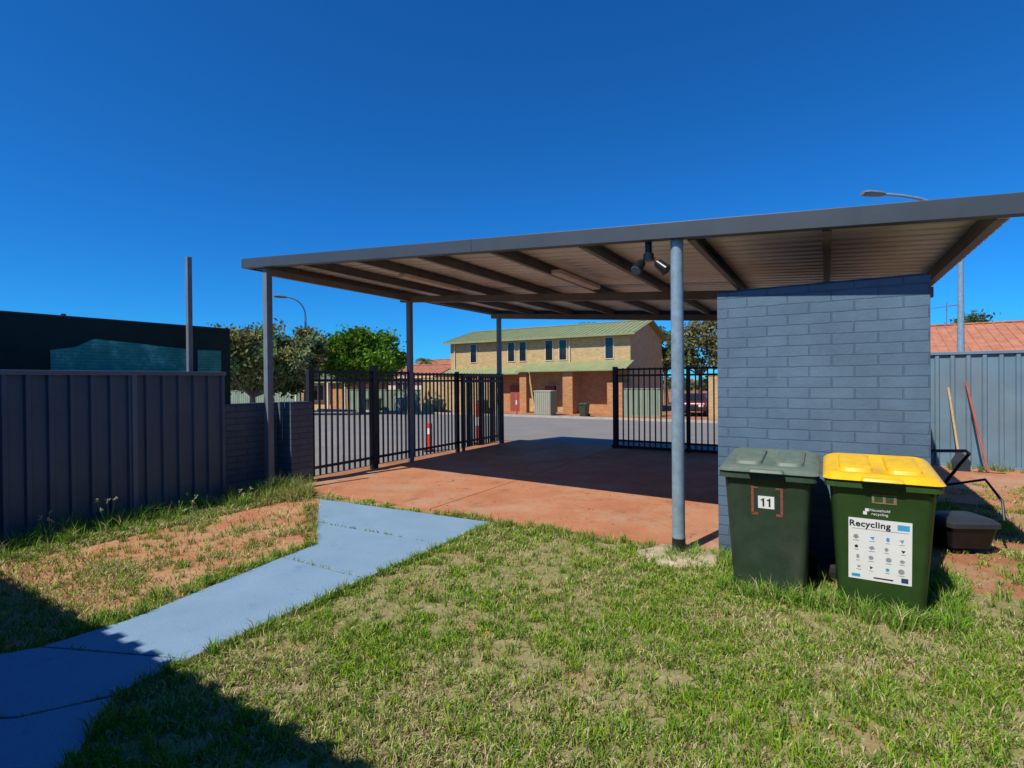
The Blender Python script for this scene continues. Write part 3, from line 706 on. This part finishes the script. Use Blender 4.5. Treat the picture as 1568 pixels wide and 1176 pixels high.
isdry=rng.random(n)<np.where(left,.6,(.10+.56*t[:,0])); col=np.where(isdry[:,None],np.where(rng.random((n,1))<.78,dry,brown)*rng.uniform(.6,1.15,(n,1)),col)
h=rng.uniform(.020,.055,n)*(0.6+.9*clump); h=np.where(left,h*1.3,h)
h=np.where((y>5.0),h*1.25,h)
lean=np.where(isdry,rng.uniform(.6,.97,n),rng.uniform(.3,.94,n)); w=rng.uniform(.0035,.0075,n)*(1+np.clip(y-3,0,4)*.2)
ge=empty('grass',(0,4,0))
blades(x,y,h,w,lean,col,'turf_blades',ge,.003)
T=[]
def tufts(P0,P1,n,spread,hh,gc=(.18,.36,.035)):
    for i in range(n):
        t=random.random(); cx=P0[0]+(P1[0]-P0[0])*t+random.gauss(0,spread); cy=P0[1]+(P1[1]-P0[1])*t+random.gauss(0,spread)
        T.append((cx,cy,hh*random.uniform(.4,1.25),random.randint(14,34),gc))
tufts(W(.32,-5.5),W(.32,-.1),260,.09,.25); tufts(W(.5,-3.5),W(.6,-.1),170,.15,.19)
tufts(W(.3,-.15),W(.8,-.05),80,.09,.28,(.28,.36,.07)); tufts(W(.5,-.5),W(.9,-.1),60,.15,.22,(.34,.36,.10))
tufts((-.2,5.4),(-.62,4.72),34,.03,.08); tufts((-.65,4.7),(-1.1,3.9),40,.025,.09); tufts((-1.1,3.88),(-1.72,2.8),60,.025,.09); tufts((-1.74,2.78),(-1.86,2.46),20,.02,.11); tufts((-1.86,2.4),(-1.68,1.9),30,.02,.11)
tufts((-1.82,4.8),(-2.4,6.3),60,.05,.10,(.32,.35,.09)); tufts((-1.85,4.7),(-2.62,3.0),90,.06,.11); tufts((-2.7,2.95),(-3.6,2.5),50,.06,.11); tufts(W(2.9,.06),W(5.7,.06),150,.06,.10,(.27,.35,.06))
tufts(W(5.9,.1),W(7.4,-.6),50,.12,.13); tufts(W(6.05,-.56),W(7.3,-.62),120,.05,.15); tufts(W(7.3,-.5),W(7.45,.5),50,.06,.16)
tufts((1.1,4.2),(1.75,4.35),70,.09,.12); tufts((1.75,4.35),(1.7,3.7),30,.06,.14)
tufts(W(7.5,.0),W(9,.8),80,.35,.11); tufts(W(8.1,6.3),W(12,6.4),70,.12,.2,(.16,.26,.06))
for i in range(1300):
    yy=random.uniform(1.7,5.5); xx=random.uniform(-yy,yy*1.1); uu,vv=L(xx,yy)
    if uu>.3 and vv<0: T.append((xx,yy,random.uniform(.045,.09),random.randint(10,26),random.choice([(.20,.36,.035),(.28,.40,.04),(.14,.30,.03)])))
X=[];Y=[];H=[];K=[]
for (cx,cy,hh,nn,gc) in T:
    X.append(cx+rng.normal(size=nn)*.018); Y.append(cy+rng.normal(size=nn)*.018); H.append(hh*rng.uniform(.5,1.1,nn))
    k=np.array(gc)[None]*rng.uniform(.6,1.3,(nn,1)); dr=rng.random(nn)<.2; k[dr]=np.array([.60,.50,.25])*rng.uniform(.7,1.1,(dr.sum(),1)); K.append(k)
X=np.concatenate(X);Y=np.concatenate(Y);H=np.concatenate(H);K=np.concatenate(K)
u,v=loc(X,Y); ok=(~offmask(X,Y))&(~((u>5.86)&(u<7.33)&(v>.24)))&(~((u>.12)&(u<5.9)&(v>.2)&(v<6.7)))
X,Y,H,K=X[ok],Y[ok],H[ok],K[ok]; n=len(X)
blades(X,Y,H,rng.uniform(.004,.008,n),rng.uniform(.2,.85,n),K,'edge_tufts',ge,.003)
# weeds with seed heads
weedm=M('weed_stem',(.20,.28,.08),.7); seedm=M('weed_seed_head',(.34,.36,.20),.9,0,.4,80)
for k,(uu,vv,hh) in enumerate(((.42,-2.55,.30),(.45,-2.1,.32),(.5,-1.35,.22),(.38,-3.1,.34),(.62,-.75,.2))):
    p=Vector(W(uu,vv,0)); e=empty('flowering_weed',p); m=MB(); hd=MB()
    for j in range(4):
        tip=p+Vector((random.uniform(-.09,.09),random.uniform(-.09,.09),hh*random.uniform(.7,1.1))); m.tube([p,p.lerp(tip,.5)+Vector((0,0,.02)),tip],[.004,.003,.002],5)
        for q in range(7):
            t=tip+Vector((random.uniform(-.022,.022),random.uniform(-.022,.022),random.uniform(-.02,.03))); hd.tube([tip,t],[.003,.006],5)
    for j in range(9):
        a=random.uniform(0,6.28); d=Vector((math.cos(a),math.sin(a),0)); s=Vector((-d.y,d.x,0)); l=random.uniform(.06,.12); z=random.uniform(.03,.12)
        b0=p+Vector((0,0,z*.6)); m.add([b0,b0+d*l*.5+s*.018+Vector((0,0,.03)),b0+d*l,b0+d*l*.5-s*.018+Vector((0,0,.03))],[(0,1,2,3)])
    m.obj('stems_and_leaves',weedm,e); hd.obj('seed_heads',seedm,e)
n=900; X,Y=rng.uniform(-4,5,n),rng.uniform(2,9,n); u,v=loc(X,Y); ok=(u>.3)&(~offmask(X,Y))&((v<0)|(v>.3))&(u<5.8); X,Y,v=X[ok],Y[ok],v[ok]; n=len(X)
Z=np.where(v>.16,.034,.014); P=np.stack([X,Y,Z],1); a=rng.uniform(0,6.28,n); s=rng.uniform(.006,.020,n)
d=np.stack([np.cos(a),np.sin(a),rng.uniform(-.1,.1,n)],1)*s[:,None]; q=np.stack([-np.sin(a),np.cos(a),rng.uniform(-.1,.1,n)],1)*s[:,None]*.5
V=np.stack([P-d,P+q,P+d,P-q],1).reshape(-1,3); attr_mesh('leaf_litter',V,np.full(n,4),np.arange(4*n),np.repeat(np.array([[.2,.13,.07]])*rng.uniform(.4,1.6,(n,1)),4,0),leafm)

# ---------------- light, sky, camera
EL=math.radians(51.6); RO=math.radians(225)
sd=Vector((math.sin(RO)*math.cos(EL),math.cos(RO)*math.cos(EL),math.sin(EL)))
s=bpy.data.lights.new('sun','SUN'); s.energy=5.0; s.angle=math.radians(.53); s.color=(1,.96,.87)
so=bpy.data.objects.new('sun',s); so.rotation_euler=sd.to_track_quat('Z','Y').to_euler(); so.location=(-5,-5,12); scene.collection.objects.link(so)
w=bpy.data.worlds.new('World'); scene.world=w; w.use_nodes=True; nt=w.node_tree; bg=nt.nodes['Background']
sk=nt.nodes.new('ShaderNodeTexSky'); sk.sky_type='NISHITA'; sk.sun_disc=False; sk.sun_elevation=EL; sk.sun_rotation=RO
sk.air_density=1.0; sk.dust_density=.0; sk.ozone_density=3.0; sk.altitude=500
tint=mix(nt,1.0,sk.outputs[0],(.09,.60,1.18),'MULTIPLY')
nt.links.new(tint,bg.inputs['Color']); bg.inputs['Strength'].default_value=.115
cam=bpy.data.cameras.new('camera'); cam.sensor_width=36; cam.lens=18.37; cam.clip_end=4000; cam.clip_start=.05
co=bpy.data.objects.new('camera',cam); scene.collection.objects.link(co)
co.matrix_world=Matrix.Translation((0,0,1.5))@Matrix.Rotation(math.radians(90-.36),4,'X')@Matrix.Rotation(math.radians(-.5),4,'Z')
scene.camera=co
scene.view_settings.view_transform='Standard'; scene.view_settings.look='None'; scene.view_settings.exposure=0
